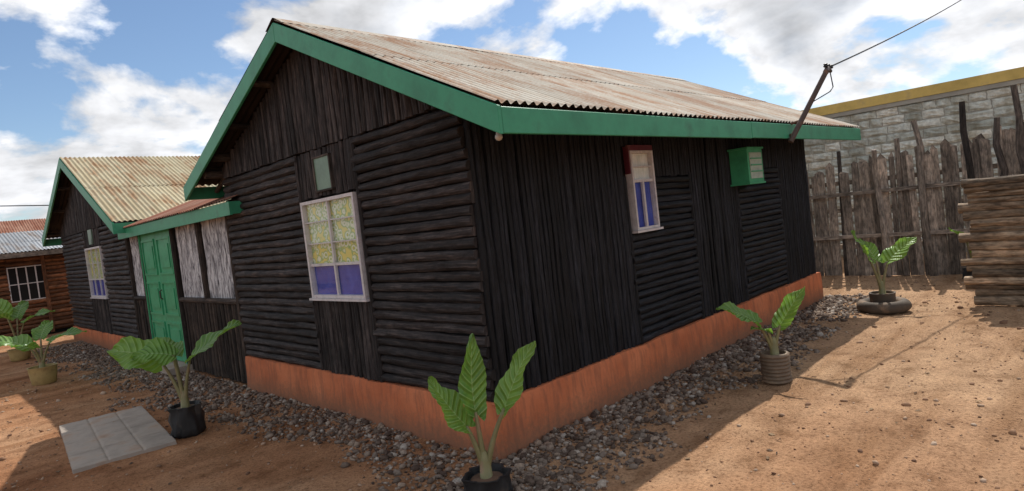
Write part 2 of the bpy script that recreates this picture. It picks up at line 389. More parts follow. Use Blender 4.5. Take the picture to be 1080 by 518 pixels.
# stones ------------------------------------------------------------
ph_ = (1+5**.5)/2
ico = np.array([(-1, ph_, 0), (1, ph_, 0), (-1, -ph_, 0), (1, -ph_, 0), (0, -1, ph_), (0, 1, ph_), (0, -1, -ph_), (0, 1, -ph_), (ph_, 0, -1), (ph_, 0, 1), (-ph_, 0, -1), (-ph_, 0, 1)])/1.9
icf = np.array([(0, 11, 5), (0, 5, 1), (0, 1, 7), (0, 7, 10), (0, 10, 11), (1, 5, 9), (5, 11, 4), (11, 10, 2), (10, 7, 6), (7, 1, 8), (3, 9, 4), (3, 4, 2), (3, 2, 6), (3, 6, 8), (3, 8, 9), (4, 9, 5), (2, 4, 11), (6, 2, 10), (8, 6, 7), (9, 8, 1)])
def stones(name, xy, size, mat, sink=.3):
    n = len(xy)
    base = ico[None]*(1+rng.uniform(-.28, .28, (n, 12, 1)))
    sc = size[:, None]*np.stack([rng.uniform(.7, 1.3, n), rng.uniform(.7, 1.2, n), rng.uniform(.45, .85, n)], -1)
    base = base*sc[:, None, :]
    a = rng.uniform(0, 6.28, n); c, s_ = np.cos(a), np.sin(a)
    x = base[..., 0]*c[:, None]-base[..., 1]*s_[:, None]; y = base[..., 0]*s_[:, None]+base[..., 1]*c[:, None]
    t = rng.uniform(-.5, .5, n); z = base[..., 2]+x*np.sin(t)[:, None]
    hz = np.array([gheight(p[0], p[1]) for p in xy])
    V = np.stack([x+xy[:, 0, None], y+xy[:, 1, None], z+(hz+size*sink)[:, None]], -1).reshape(-1, 3)
    F = (icf[None]+(np.arange(n)*12)[:, None, None]).reshape(-1, 3)
    return np_mesh(name, V, F, [mat], False, np.repeat(rng.random(n), 20))
M_gravel, nt, b = new_mat('gravel_stone')
at = N(nt, 'ShaderNodeAttribute', attribute_name='rnd')
r = ramp(nt, [(0, (.08, .052, .040)), (.3, (.15, .108, .082)), (.6, (.215, .168, .135)), (.85, (.32, .235, .175)), (.97, (.40, .35, .30))]); L(nt, at, 'Fac', r, 'Fac')
n3 = noise_n(nt, None, 90, 3); c3 = ramp(nt, [(.3, (.7, .7, .7)), (.7, (1.2, 1.2, 1.2))]); L(nt, n3, 'Fac', c3, 'Fac')
mm = mixc(nt, 1.0, (r, 'Color'), (c3, 'Color'), 'MULTIPLY'); L(nt, mm, 2, b, 'Base Color'); b.inputs['Roughness'].default_value = .95; b.inputs['Specular IOR Level'].default_value = .2
pts = []
def edge_w(t, s): return .78+.26*noise.noise(Vector((t*.9, s, 0)))+.12*noise.noise(Vector((t*3.5, s, 3)))
def skip(x, y, f):
    nn = noise.noise(Vector((x*1.9, y*1.9, 9)))+.6*noise.noise(Vector((x*5, y*5, 2)))
    return rng.random() < .12+.6*f*f+.95*max(0, nn)
while len(pts) < 8000:
    x = rng.uniform(-.9, 6.4); y = -rng.uniform(.03, 1.25); w = edge_w(x, 1)
    if -y > w+rng.exponential(.07): continue
    if skip(x, y, min(1.2, -y/w)): continue
    pts.append((x, y))
while len(pts) < 20500:
    y = rng.uniform(-.9, 13.2); x = -rng.uniform(.03, 1.7); w = edge_w(y, 5)*(.85+.42*min(1, max(0, (y-1)/4)))
    if -x > w+rng.exponential(.08): continue
    if skip(x, y, min(1.2, -x/w)): continue
    pts.append((x, y))
pts = np.array(pts); stones('gravel', pts, rng.uniform(.007, .018, len(pts))*rng.choice([.6, .8, 1, 1, 1.2, 1.9], len(pts)), M_gravel)
M_peb, nt, b = new_mat('soil_pebble')
at = N(nt, 'ShaderNodeAttribute', attribute_name='rnd')
r = ramp(nt, [(0, (.14, .07, .04)), (.5, (.32, .18, .10)), (1, (.44, .32, .23))]); L(nt, at, 'Fac', r, 'Fac'); L(nt, r, 'Color', b, 'Base Color'); b.inputs['Roughness'].default_value = .95
pp = np.stack([rng.uniform(-3, 8.2, 12000), rng.uniform(-3.6, 9, 12000)], -1)
keep = ~((pp[:, 0] > -.02) & (pp[:, 1] > -.02) & (pp[:, 0] < 6.3)); pp = pp[keep]
stones('pebbles', pp, rng.exponential(.004, len(pp))+.003, M_peb, .2)
M_lit, nt, b = new_mat('dry_litter')
at = N(nt, 'ShaderNodeAttribute', attribute_name='rnd')
r = ramp(nt, [(0, (.03, .02, .015)), (.6, (.13, .075, .04)), (1, (.32, .22, .12))]); L(nt, at, 'Fac', r, 'Fac'); L(nt, r, 'Color', b, 'Base Color'); b.inputs['Roughness'].default_value = .9
mb = MB()
for i in range(800):
    x = R.uniform(-2.6, 8); y = R.uniform(-3.4, 9)
    if x > -.1 and y > -.1 and x < 6.2: continue
    z = gheight(x, y)+.006; l = R.uniform(.012, .045); wd = l*R.uniform(.1, .45); a = R.uniform(0, 6.28); c, s_ = math.cos(a), math.sin(a); up = R.uniform(0, .5)*wd
    P = [[(x+c*l*(i_/3-.5)-s_*wd*v*math.sin(math.pi*(i_+.4)/3.8), y+s_*l*(i_/3-.5)+c*wd*v*math.sin(math.pi*(i_+.4)/3.8), z+up*abs(v)+.003*math.sin(i_*2)) for v in (-1, 0, 1)] for i_ in range(4)]
    mb.grid(P, [[(0, 0)]*3]*4)
mb.build('leaf_litter', [M_lit], None, False, recalc=False)

# concrete slab: one worn slab with scored grooves and chipped edges
Ms = Matrix.Translation((-1.5, 3.72, 0)) @ Matrix.Rotation(math.radians(-6), 4, 'Z')
mb = MB(); nx_, ny_ = 75, 186; W_, Hh = .375, .93; P = []; U = []
for a in range(nx_+1):
    row = []
    for c_ in range(ny_+1):
        x = -W_+2*W_*a/nx_; y = -Hh+2*Hh*c_/ny_
        dxg = min(abs(x-g) for g in (-.125, .125)); dyg = min(abs(y-g) for g in (-.465, 0, .465))
        g = min(dxg, dyg); nz_ = noise.noise(Vector((x*9, y*9, 3))); n2_ = noise.noise(Vector((x*40, y*40, 8)))
        ed = min(W_-abs(x), Hh-abs(y))
        z = .034+.004*nz_+.0015*n2_-(.009 if g < .007 else .002 if g < .014 else 0)-max(0, .012-ed)*.8
        ex = x*(1-.02*max(0, noise.noise(Vector((y*9, 1, 1))))) if ed < .03 else x
        if a in (0, nx_) or c_ in (0, ny_): z = -.03
        row.append(Ms @ Vector((ex, y, z)))
    P.append(row); U.append([(a, c_) for c_ in range(ny_+1)])
mb.grid(P, U)
mb.build('concrete_slab', [M_concrete], None, True)

# ================================================================== MAIN HOUSE
H = empty('wooden_house', (3.05, 2.07, 0))
YP, ZP = 1.98, 3.50; E0 = (-.57, 2.27); E1 = (4.74, 2.42); XA, XB = -.25, 6.53
G = Wall('g', 0.0); S = Wall('s', 0.0)
def roofz(y, d=.09):
    if y < YP: z = E0[1]+(ZP-E0[1])*(y-E0[0])/(YP-E0[0])
    else: z = E1[1]+(ZP-E1[1])*(E1[0]-y)/(E1[0]-YP)
    return z-d
mb = MB()
def core(mb, x0, x1, ys, rz, z0=0.0):
    o = len(mb.v)
    for x in (x0, x1):
        mb.v += [(x, ys[0], z0), (x, ys[1], z0), (x, ys[1], rz(ys[1])), (x, ys[2], rz(ys[2])), (x, ys[0], rz(ys[0]))]
    uv = [(0, 0)]*5
    mb.face([o+i for i in range(5)], uv); mb.face([o+5+i for i in range(5)], uv)
    for i in range(5):
        j = (i+1) % 5; mb.face([o+i, o+j, o+5+j, o+5+i], [(0, 0)]*4)
core(mb, .028, 6.08, (.028, 4.13, YP), lambda y: roofz(y, .12), .02)
mb.build('wall_core', [M_back], H, False)
mb = MB()
hlogs(mb, G, .0, 1.36, .37, 2.40, .074); hlogs(mb, G, 2.36, 4.15, .37, 2.40, .074)
vlogs(mb, G, 1.36, 2.36, .37, 1.05, .07); vlogs(mb, G, 1.36, 2.36, 1.98, 2.40, .07)
vlogs(mb, G, -.02, 4.17, 2.405, lambda a: roofz(a, .11), .075, .004)
for a in (1.355, 2.365): mb.tube([G.p(a, .018, z) for z in np.linspace(.37, 2.4, 9)], .022, 7, 0, rj=.08)
mb.build('gable_logs', [M_gable], H)
mb = MB()
vlogs(mb, S, .0, 1.76, .37, 2.44, .05); vlogs(mb, S, 1.76, 2.25, 2.10, 2.44, .05)
hlogs(mb, S, 1.76, 2.88, .37, 1.33, .064); hlogs(mb, S, 2.24, 2.88, 1.33, 1.82, .064)
vlogs(mb, S, 2.25, 2.88, 1.82, 2.44, .05); vlogs(mb, S, 2.88, 3.92, .37, 2.44, .05)
hlogs(mb, S, 3.92, 5.08, .37, 1.84, .064); vlogs(mb, S, 3.92, 5.08, 1.84, 2.44, .05); vlogs(mb, S, 5.08, 6.1, .37, 2.44, .05)
for a in (1.765, 2.885, 3.915, 5.085): mb.tube([S.p(a, .014, z) for z in np.linspace(.37, 1.84, 8)], .02, 7, 0, rj=.08)
mb.build('side_slats', [M_side], H)
mb = MB()
for i in range(46):
    y = .03+i*.09; mb.box(6.085, 6.12, y, y+.085, .1, roofz(y+.04, .12))
mb.build('rear_gable_boards', [M_side], H)
def plinth_run(mb, p0, p1, out, z1, depth=.055):
    n = 120; P = []; U = []
    p0 = np.array(p0); p1 = np.array(p1); o = np.array(out)
    prof = [(-.05, 0.0, 0), (1, -.1, 0), (1, .15, 1), (1, .35, 1), (1, .6, 1), (1, .88, 1), (.86, 1.0, 1), (-.05, 1.0, 1)]
    for i in range(n+1):
        q = p0+(p1-p0)*i/n; row = []
        for (b_, zz, k) in prof:
            h = (noise.noise(Vector((q[0]*2.3, q[1]*2.3, zz*2)))*.016+noise.noise(Vector((q[0]*9, q[1]*9, zz*5)))*.009)*k*(b_ > 0)
            dd = depth*b_+h+(.012*(1-zz) if b_ > 0 else 0)
            row.append((q[0]+o[0]*dd, q[1]+o[1]*dd, zz*z1+.014*k*noise.noise(Vector((q[0]*3.1, q[1]*3.1, 5)))))
        P.append(row); U.append([(i/n, zz) for (_, zz, _) in prof])
    mb.grid(P, U)
mb = MB()
plinth_run(mb, (0, -.06), (0, 4.15), (-1, 0), .37); plinth_run(mb, (-.06, 0), (6.14, 0), (0, -1), .37)
mb.tube([(-.045, -.045, z) for z in (-.02, .12, .25, .355)], [.034, .03, .028, .025], 8, 0)
mb.build('plinth', [M_plinth], H, True, angle=50)
mb = MB()
corrugated(mb, XA, XB, E0, (YP, ZP)); corrugated(mb, XA, XB, E1, (YP, ZP))
mb.build('roof_sheets', [M_roof], H, True, recalc=False, angle=80)
mb = MB()
for i in range(4):
    xa = XA-.01+i*1.7; xb = min(xa+1.75, XB+.01)
    P = []; U = []
    for x in (xa, xb):
        P.append([(x, YP-.16, ZP-.055+.002*i), (x, YP-.03, ZP+.018), (x, YP, ZP+.028), (x, YP+.03, ZP+.018), (x, YP+.16, ZP-.045)]); U.append([(x, k*.08) for k in range(5)])
    mb.grid(P, U)
mb.build('ridge_cap', [M_roof], H, True, recalc=False)
mb = MB()
slopebar(mb, XA-.012, XA+.016, (E0[0]-.03, E0[1]-.015), (YP, ZP), .165, 0, .012)
slopebar(mb, XA-.0125, XA+.0155, (YP+.002, ZP), (E1[0]+.02, E1[1]-.008), .165, 0, .012)
slopebar(mb, XB-.03, XB-.004, E0, (YP, ZP), .15, 0, .02); slopebar(mb, XB-.03, XB-.004, (YP+.002, ZP), E1, .15, 0, .02)
mb.box(XA+.018, 3.1, E0[0]-.028, E0[0]-.002, E0[1]-.185, E0[1]-.03); mb.box(3.104, XB-.032, E0[0]-.030, E0[0]-.004, E0[1]-.180, E0[1]-.028)
mb.box(XA+.018, XB-.032, E1[0]-.01, E1[0]+.015, E1[1]-.175, E1[1]-.03)
ob = mb.build('fascia_boards', [M_green], H, False)
bv = ob.modifiers.new('b', 'BEVEL'); bv.width = .004; bv.segments = 1
mb = MB()
for y in (-.1, .6, 1.3, 2.7, 3.4, 4.25): mb.tube([(x, y, roofz(y, .075)) for x in np.linspace(XA+.03, XB-.05, 6)], .032, 8, 0, rj=.06)
for x in np.arange(.1, 6.3, .75):
    mb.tube([(x, E0[0]+.01, roofz(E0[0], .09)), (x, .1, roofz(.1, .09))], .028, 7, 0); mb.tube([(x, E1[0]-.01, roofz(E1[0], .09)), (x, 4.0, roofz(4.0, .09))], .028, 7, 0)
mb.tube([(x, 3.9, 2.62) for x in (-.2, .1)], .045, 8, 0); mb.tube([(x, 4.2, 2.47) for x in (-.2, .1)], .045, 8, 0)
mb.build('roof_purlins', [M_fdark], H)
window('front_window', H, G, 1.40, 2.33, 1.07, 1.96, 2, [.34, .56, .78], .028, .34)
window('side_window', H, S, 1.84, 2.20, 1.36, 2.06, 2, [.62, .80], .022, .62, None, M_cp)
mb = MB(); S.box(mb, 1.826, 1.838, -.01, .045, 1.86, 2.11); S.box(mb, 2.202, 2.214, -.01, .045, 1.86, 2.11); S.box(mb, 1.84, 2.2, -.01, .047, 2.063, 2.11)
mb.build('window_trim', [M_maroon], H, False)
M_vent = paint_mat('vent_pane', (.14, .23, .16), .35, (.05, .07, .05), .2)
mb = MB(); G.box(mb, 1.73, 1.99, .02, .045, 2.03, 2.32, 1)
for z in (2.02, 2.315): G.box(mb, 1.71, 2.01, .01, .055, z, z+.016, 0)
for a in (1.71, 1.99): G.box(mb, a, a+.018, .01, .053, 2.0365, 2.3145, 0)
mb.build('vent_window', [M_fdark, M_vent], H, False)
mb = MB()
mb.box(3.78, 4.16, -.23, -.03, 1.68, 2.04, 0); mb.box(3.765, 4.175, -.245, -.02, 2.041, 2.06, 0)
mb.box(3.82, 4.12, -.238, -.2305, 1.72, 2.0, 1); mb.box(3.765, 4.175, -.24, -.02, 1.66, 1.679, 0)
for z in (1.79, 1.86, 1.93): mb.box(3.83, 4.11, -.247, -.2385, z, z+.012, 0)
M_pale = paint_mat('pale_panel', (.38, .46, .38), .5, (.1, .2, .12), .3, 10)
mb.build('meter_box', [M_doorg, M_pale], H, False)
mb = MB(); mb.lathe([(.0, .03), (.014, .03), (.014, .01), (.022, .0), (.024, -.015), (.016, -.028), (0, -.034)], (-.1, -.42, 2.105), 14, 0)
mb.tube([(-.1, -.42, 2.13), (-.1, -.42, 2.2)], .008, 6, 1)
mb.build('eave_lamp', [M_bulb, M_wire], H)

# service mast
top_ = Vector((4.4, -.90, 2.76)); bot = Vector((3.97, -.62, 2.05))
mb = MB(); mb.tube([bot, bot.lerp(top_, .5), top_], [.028, .027, .026], 12, 0)
d = (top_-bot).normalized()
mb.tube([top_-d*.02, top_+Vector((.10, .02, .04)), top_+Vector((.22, .03, .02))], [.03, .026, .02], 10, 0)
for t in (.12, .3):
    c = bot.lerp(top_, t); mb.tube([c, (c.x, -.57, c.z-.02)], .014, 6, 0)
for k in (0, .08, .16):
    c = top_+Vector((.05+k, .02, .045)); mb.lathe([(0, .0), (.018, .0), (.026, .012), (.018, .025), (.024, .035), (0, .045)], c, 12, 1)
mb.tube([top_+Vector((.2, .03, .03)), top_+Vector((.16, .0, -.16)), top_+Vector((.02, -.01, -.22)), bot.lerp(top_, .55)+Vector((.03, 0, 0)), bot+Vector((.03, 0, .05))], .006, 6, 1)
mb.build('service_mast', [M_steel, M_wire])
mb = MB(); A = top_+Vector((.18, .03, .06)); B = Vector((19.3, -1.6, 7.1)); pts_ = []
for i in range(25):
    t = i/24; p = A.lerp(B, t); p.z -= .5*4*t*(1-t)*.35; pts_.append(p)
mb.tube(pts_, .010, 6, 0); mb.build('power_cable', [M_wire])
mb = MB(); mb.tube([(19.3, -1.6, 0), (19.3, -1.6, 7.3)], [.14, .1], 12, 0); mb.tube([(19.3, -2.2, 7.05), (19.3, -1.0, 7.05)], .05, 8, 0)
mb.build('utility_pole', [M_fence])

# ================================================================== LEFT HOUSE
H2 = empty('wooden_house', (3.0, 11.25, 0))
yp2, zp2 = 11.25, 3.72; e0 = (8.05, 2.25); e1 = (14.4, 2.36)
def roofz2(y, d=.09):
    if y < yp2: z = e0[1]+(zp2-e0[1])*(y-e0[0])/(yp2-e0[0])
    else: z = e1[1]+(zp2-e1[1])*(e1[0]-y)/(e1[0]-yp2)
    return z-d
mb = MB(); core(mb, .03, 5.9, (8.62, 13.9, yp2), lambda y: roofz2(y, .12), .02); mb.build('wall_core', [M_back], H2, False)
mb = MB()
hlogs(mb, G, 8.6, 10.3, .30, 2.3, .085); hlogs(mb, G, 11.65, 13.9, .30, 2.3, .085)
vlogs(mb, G, 10.3, 11.65, .30, .97, .09); vlogs(mb, G, 10.3, 11.65, 1.98, 2.3, .09)
vlogs(mb, G, 8.6, 13.9, 2.305, lambda a: roofz2(a, .11), .09, .004)
mb.build('gable_logs', [M_gable], H2)
mb = MB(); plinth_run(mb, (0, 8.6), (0, 13.95), (-1, 0), .30); mb.build('plinth', [M_plinth], H2, angle=50)
mb = MB(); corrugated(mb, -.3, 6.2, e0, (yp2, zp2)); corrugated(mb, -.3, 6.2, e1, (yp2, zp2)); mb.build('roof_sheets', [M_roof2], H2, True, recalc=False, angle=80)
mb = MB()
slopebar(mb, -.312, -.285, (e0[0]-.03, e0[1]-.015), (yp2, zp2), .17, 0, .012); slopebar(mb, -.3125, -.2855, (yp2+.002, zp2), (e1[0]+.03, e1[1]-.01), .17, 0, .012)
mb.box(-.283, 6.2, e0[0]-.028, e0[0]-.002, e0[1]-.19, e0[1]-.03); mb.box(-.283, 6.2, e1[0], e1[0]+.025, e1[1]-.19, e1[1]-.03)
mb.build('fascia_boards', [M_green], H2, False)
mb = MB()
for y in (8.4, 9.3, 10.3, 12.2, 13.1, 14.1): mb.tube([(x, y, roofz2(y, .075)) for x in (-.26, 2, 6)], .035, 8, 0, rj=.06)
mb.build('roof_purlins', [M_fdark], H2)
window('front_window', H2, G, 10.34, 11.6, .99, 1.96, 3, [.36, .68], .035, .36)
mb = MB(); G.box(mb, 10.85, 11.15, .02, .05, 2.02, 2.3); mb.build('vent_window', [M_vent], H2, False)

# ================================================================== WING (porch)
Wg = empty('porch_wing', (.9, 6.4, 0))
mb = MB()
mb.box(.05, 2.6, 4.16, 8.59, .02, .98, 0); mb.box(1.2, 2.6, 4.16, 8.59, .985, 2.3, 0)
mb.build('wall_core', [M_back], Wg, False)
mb = MB(); Wn = Wall('g', .02)
vlogs(mb, Wn, 4.17, 6.24, .02, .99, .07); vlogs(mb, Wn, 7.86, 8.6, .02, .99, .07)
for a in (4.2, 5.22, 6.26, 7.84, 8.56):
    mb.tube([Wn.p(a, .025, z) for z in np.linspace(.02, 2.1, 7)], .042, 8, 0, rj=.06)
mb.tube([Wn.p(a, .03, 1.0) for a in np.linspace(4.2, 6.24, 8)], .035, 8, 0, rj=.06)
mb.tube([Wn.p(a, .03, 2.06) for a in np.linspace(4.2, 8.56, 12)], .04, 8, 0, rj=.06)
mb.tube([Wn.p(a, .03, 1.0) for a in np.linspace(7.86, 8.56, 4)], .035, 8, 0, rj=.06)
mb.build('wall_slats', [M_wing], Wg)
mb = MB()
folded(mb, Wn, 4.24, 5.18, 1.0, 2.06, -.01, 0, 13, .02); folded(mb, Wn, 5.27, 6.22, 1.0, 2.06, -.01, 0, 12, .02); folded(mb, Wn, 7.9, 8.52, 1.0, 2.06, -.01, 0, 8, .02)
mb.build('curtains', [M_cw], Wg)
mb = MB(); DW = Wn
for (a, b2) in ((6.32, 7.055), (7.065, 7.80)):
    DW.box(mb, a, b2, .0, .03, .1, 2.0)
    for (p, q, r_, s2) in ((a+.06, b2-.06, .20, .66), (a+.06, b2-.06, .76, 1.26), (a+.06, b2-.06, 1.36, 1.90)):
        DW.box(mb, p, q, .031, .050, r_, r_+.03); DW.box(mb, p, q, .031, .050, s2-.03, s2)
        DW.box(mb, p, p+.03, .031, .049, r_+.031, s2-.031); DW.box(mb, q-.03, q, .031, .049, r_+.031, s2-.031)
        DW.box(mb, p+.10, q-.10, .031, .046, r_+.10, s2-.10)
DW.box(mb, 6.26, 6.315, -.01, .06, .04, 2.05); DW.box(mb, 7.805, 7.86, -.01, .06, .04, 2.05); DW.box(mb, 6.316, 7.804, -.01, .058, 2.003, 2.05)
mb.tube([DW.p(7.0, .05, 1.0), DW.p(7.0, .08, 1.02), DW.p(7.0, .08, 1.12), DW.p(7.0, .05, 1.14)], .010, 6, 1)
mb.build('double_door', [M_doorg, M_steel], Wg, False)
mb = MB(); mb.box(-.3, .08, 6.2, 7.9, -.02, .09); mb.build('door_step', [M_concrete], Wg, False)
mb = MB(); corrugated(mb, 3.78, 8.55, (-.16, 2.14), (1.25, 2.60), axis='y'); mb.build('roof_sheets', [M_roofr], Wg, True, recalc=False, angle=80)
mb = MB(); mb.box(-.15, -.12, 3.76, 8.5, 1.98, 2.125); mb.box(-.118, .0, 3.76, 3.785, 1.99, 2.125); mb.build('fascia_boards', [M_green], Wg, False)

# ================================================================== FAR LEFT BROWN HOUSE
H3 = empty('log_cabin', (-2, 18.2, 0)); S3 = Wall('s', 16.6)
mb = MB(); mb.box(-6, 2.2, 16.63, 20, .0, 2.1); mb.build('wall_core', [M_back], H3, False)
mb = MB(); hlogs(mb, S3, -6, -.8, .1, 2.05, .1); hlogs(mb, S3, -.02, 2.2, .1, 2.05, .1); hlogs(mb, S3, -.8, -.02, .1, .93, .1); hlogs(mb, S3, -.8, -.02, 1.8, 2.05, .1)
S3.box(mb, -.1, -.02, .02, .08, .05, 2.05)
mb.build('wall_logs', [M_brown], H3)
mb = MB(); mb.box(-.8, -.02, 16.60, 16.62, .93, 1.8, 0)
for a in (-.8, -.62, -.43, -.24, -.05): S3.box(mb, a, a+.025, .0, .03, .93, 1.8, 1)
for z in (.93, 1.35, 1.775): S3.box(mb, -.774, -.051, .0, .028, z, z+.022, 1)
mb.build('window', [M_back, M_white], H3, False)
mb = MB(); corrugated(mb, -6.3, 2.5, (16.1, 2.16), (18.3, 2.75)); corrugated(mb, -6.3, 2.5, (20.5, 2.16), (18.3, 2.75)); mb.build('roof_sheets', [M_roofg], H3, True, recalc=False, angle=80)
mb = MB(); mb.box(-6.3, 2.5, 16.06, 16.09, 2.02, 2.14); mb.build('fascia_boards', [M_fence], H3, False)
H4 = empty('shed', (-3, 25.5, 0))
mb = MB(); mb.box(-8, 3, 24.2, 28, 0, 2.4); mb.build('walls', [M_brown], H4, False)
mb = MB(); corrugated(mb, -8.4, 3.4, (23.7, 2.55), (26, 3.6)); corrugated(mb, -8.4, 3.4, (28.3, 2.55), (26, 3.6)); mb.build('roof_sheets', [M_roofr], H4, True, recalc=False, angle=80)
mb = MB(); pts_ = []
for i in range(15):
    t = i/14; p = Vector((-.28, 13.2, 3.0)).lerp(Vector((-14, 30, 6.0)), t); p.z -= .8*t*(1-t); pts_.append(p)
mb.tube(pts_, .012, 5, 0); mb.build('power_cable', [M_wire])

# ================================================================== STONE WALL
SW = empty('stone_wall', (11, 1, 0)); mb = MB(); rowh = .1685
M_mortar = paint_mat('wall_mortar', (.36, .34, .29), .95, (.24, .19, .15), .4, 2)
mb.box(11.03, 11.3, -14, 14, 0, 2.86, 0); mb.build('mortar', [M_mortar], SW, False)
M_stone, nt, b = new_mat('rough_grey_stone')
at = N(nt, 'ShaderNodeAttribute', attribute_name='rnd')
r = ramp(nt, [(0, (.38, .39, .34)), (.4, (.52, .53, .47)), (.75, (.62, .62, .55)), (1, (.70, .67, .58))]); L(nt, at, 'Fac', r, 'Fac')
n3 = noise_n(nt, None, 14, 5, .7); c3 = ramp(nt, [(.3, (.65, .65, .65)), (.7, (1.2, 1.2, 1.2))]); L(nt, n3, 'Fac', c3, 'Fac')
n5 = noise_n(nt, None, 1, 4, .65, (1, 2.2, .6)); c5 = ramp(nt, [(.36, (.66, .62, .55)), (.56, (1.05, 1.05, 1.05))]); L(nt, n5, 'Fac', c5, 'Fac')
mm = mixc(nt, 1.0, (r, 'Color'), (c3, 'Color'), 'MULTIPLY'); mm2 = mixc(nt, 1.0, (mm, 2), (c5, 'Color'), 'MULTIPLY'); L(nt, mm2, 2, b, 'Base Color'); b.inputs['Roughness'].default_value = .95
bump(nt, (n3, 'Fac'), .6, .02, b)
mb = MB()
for k in range(17):
    y = -14+R.uniform(0, .3)
    while y < 14:
        z0 = k*rowh+R.uniform(.003, .012); z1 = (k+1)*rowh-R.uniform(.003, .012)
        w_ = R.uniform(.20, .48); n_ = 4; P = []; U = []
        for i in range(n_+1):
            row = []
            for j in range(n_+1):
                e = (i in (0, n_)) or (j in (0, n_))
                row.append((11.025 if e else 11.004-R.uniform(0, .03), y+.007+(w_-.014)*i/n_+R.uniform(-.010, .010), z0+(z1-z0)*j/n_+R.uniform(-.009, .009)))
            P.append(row); U.append([(i, j) for j in range(n_+1)])
        mb.grid(P, U); y += w_
mb.build('stone_blocks', [M_stone], SW, False, recalc=False)
mb = MB(); mb.box(10.96, 11.35, -14, 14, 2.945, 3.13); mb.build('painted_beam', [M_yellow], SW, False)
mb = MB(); mb.box(10.975, 11.34, -14, 14, 2.862, 2.943); mb.build('ring_beam', [M_mortar], SW, False)

# ================================================================== FENCES
mb = MB(); y = 2.2
while y > -4.6:
    w_ = R.uniform(.07, .15); hgt = 1.74+R.uniform(-.10, .08)+max(0, min(.35, (1.0-y)*.12)); x = 8.3+R.uniform(-.02, .02)
    Mx = Matrix.Translation((x, y-w_/2, 0)) @ Matrix.Rotation(R.uniform(-.022, .022), 4, 'X') @ Matrix.Rotation(R.uniform(-.02, .02), 4, 'Y')
    if R.random() < .85:
        mb.box(-.012, .012, -w_/2, w_/2, .0, hgt-.05, 0, Mx)
        o = len(mb.v)
        p = [Mx @ Vector(q) for q in ((-.0115, -w_/2, hgt-.051), (-.0115, w_/2, hgt-.051), (-.0115, R.uniform(-.4, .4)*w_, hgt+R.uniform(-.03, .05)))]
        mb.v += [tuple(q) for q in p]; mb.face([o, o+1, o+2], [(0, 0), (0, .1), (.1, 0)])
    else:
        rr = R.uniform(.035, .05); w_ = rr*2; mb.tube([Mx @ Vector((0, 0, z)) for z in np.linspace(0, hgt+R.uniform(.02, .3), 7)], [rr*(1-.04*i) for i in range(7)], 8, 0 if R.random() < .8 else 1, rj=.08)
    y -= w_+R.uniform(.0, .010)
for z in (.45, 1.05, 1.5): mb.box(8.33, 8.38, -4.6, 2.2, z, z+.07)
for z in (.62, 1.32): mb.box(8.24, 8.272, -1.5, 1.0, z, z+.06)
for (y, h) in ((-.35, 2.0), (-.95, 2.35), (-1.55, 2.5), (-1.9, 2.2), (-2.15, 2.6), (-2.6, 2.4)):
    mb.tube([(8.2+R.uniform(-.05, .05), y+R.uniform(-.03, .03)+.03*z, z) for z in np.linspace(0, h, 7)], [.055-.003*i for i in range(7)], 8, 1 if y < -1 else 0, rj=.08)
mb.build('wooden_fence', [M_fence, M_fdark])
mb = MB(); Wk = Wall('g', 7.0); hlogs(mb, Wk, .55, 2.2, .05, 1.0, .11)
for y in (.5, 1.0): mb.tube([(6.98, y, z) for z in np.linspace(0, 1.5, 6)], .05, 8, 0, rj=.07)
mb.build('log_fence', [M_fdark])
mb = MB(); z = .0
for i in range(26):
    r_ = R.uniform(.034, .060); y0 = -1.76+R.uniform(-.06, .07); k = 14; x = 5.83+R.uniform(-.025, .025)
    if z+r_ > 1.42: break
    pts_ = [(x+.015*math.sin(i+t*.8)-.10*t/k*1.5, y0-(2.6)*t/k, z+r_+.005*math.sin(t+i*2)) for t in range(k+1)]
    mb.tube(pts_, [r_*(1+R.uniform(-.07, .07)) for _ in pts_], 9, 0, rj=.1)
    z += r_*1.66
for (y, x) in ((-2.35, 5.95), (-3.6, 5.6), (-3.6, 5.85)): mb.tube([(x, y, zz) for zz in np.linspace(0, 1.5, 6)], .04, 8, 0, rj=.08)
mb.build('stacked_timber', [M_stack])

# ================================================================== PLANTS
M_leaf = bpy.data.materials.new('leaf'); M_leaf.use_nodes = True; nt = M_leaf.node_tree; b = nt.nodes['Principled BSDF']
tc = N(nt, 'ShaderNodeTexCoord'); sp = N(nt, 'ShaderNodeSeparateXYZ'); L(nt, tc, 'UV', sp, 0)
s1 = N(nt, 'ShaderNodeMath', operation='SUBTRACT'); L(nt, sp, 1, s1, 0); s1.inputs[1].default_value = .5
ab = N(nt, 'ShaderNodeMath', operation='ABSOLUTE'); L(nt, s1, 0, ab, 0)
m1 = N(nt, 'ShaderNodeMath', operation='MULTIPLY_ADD'); L(nt, ab, 0, m1, 0); m1.inputs[1].default_value = -.42; L(nt, sp, 0, m1, 2)
m2 = N(nt, 'ShaderNodeMath', operation='MULTIPLY'); L(nt, m1, 0, m2, 0); m2.inputs[1].default_value = 2*math.pi*9
sn = N(nt, 'ShaderNodeMath', operation='SINE'); L(nt, m2, 0, sn, 0)
rv = ramp(nt, [(.90, (0, 0, 0)), (1.0, (1, 1, 1))]); L(nt, sn, 0, rv, 'Fac')
rm = ramp(nt, [(.012, (1, 1, 1)), (.03, (0, 0, 0))]); L(nt, ab, 0, rm, 'Fac')
mxv = N(nt, 'ShaderNodeMath', operation='MAXIMUM'); L(nt, rv, 'Color', mxv, 0); L(nt, rm, 'Color', mxv, 1)
nn = noise_n(nt, None, 11, 4, .6); at = N(nt, 'ShaderNodeAttribute', attribute_name='rnd')
cl = ramp(nt, [(.25, (.035, .125, .03)), (.8, (.19, .36, .07))])
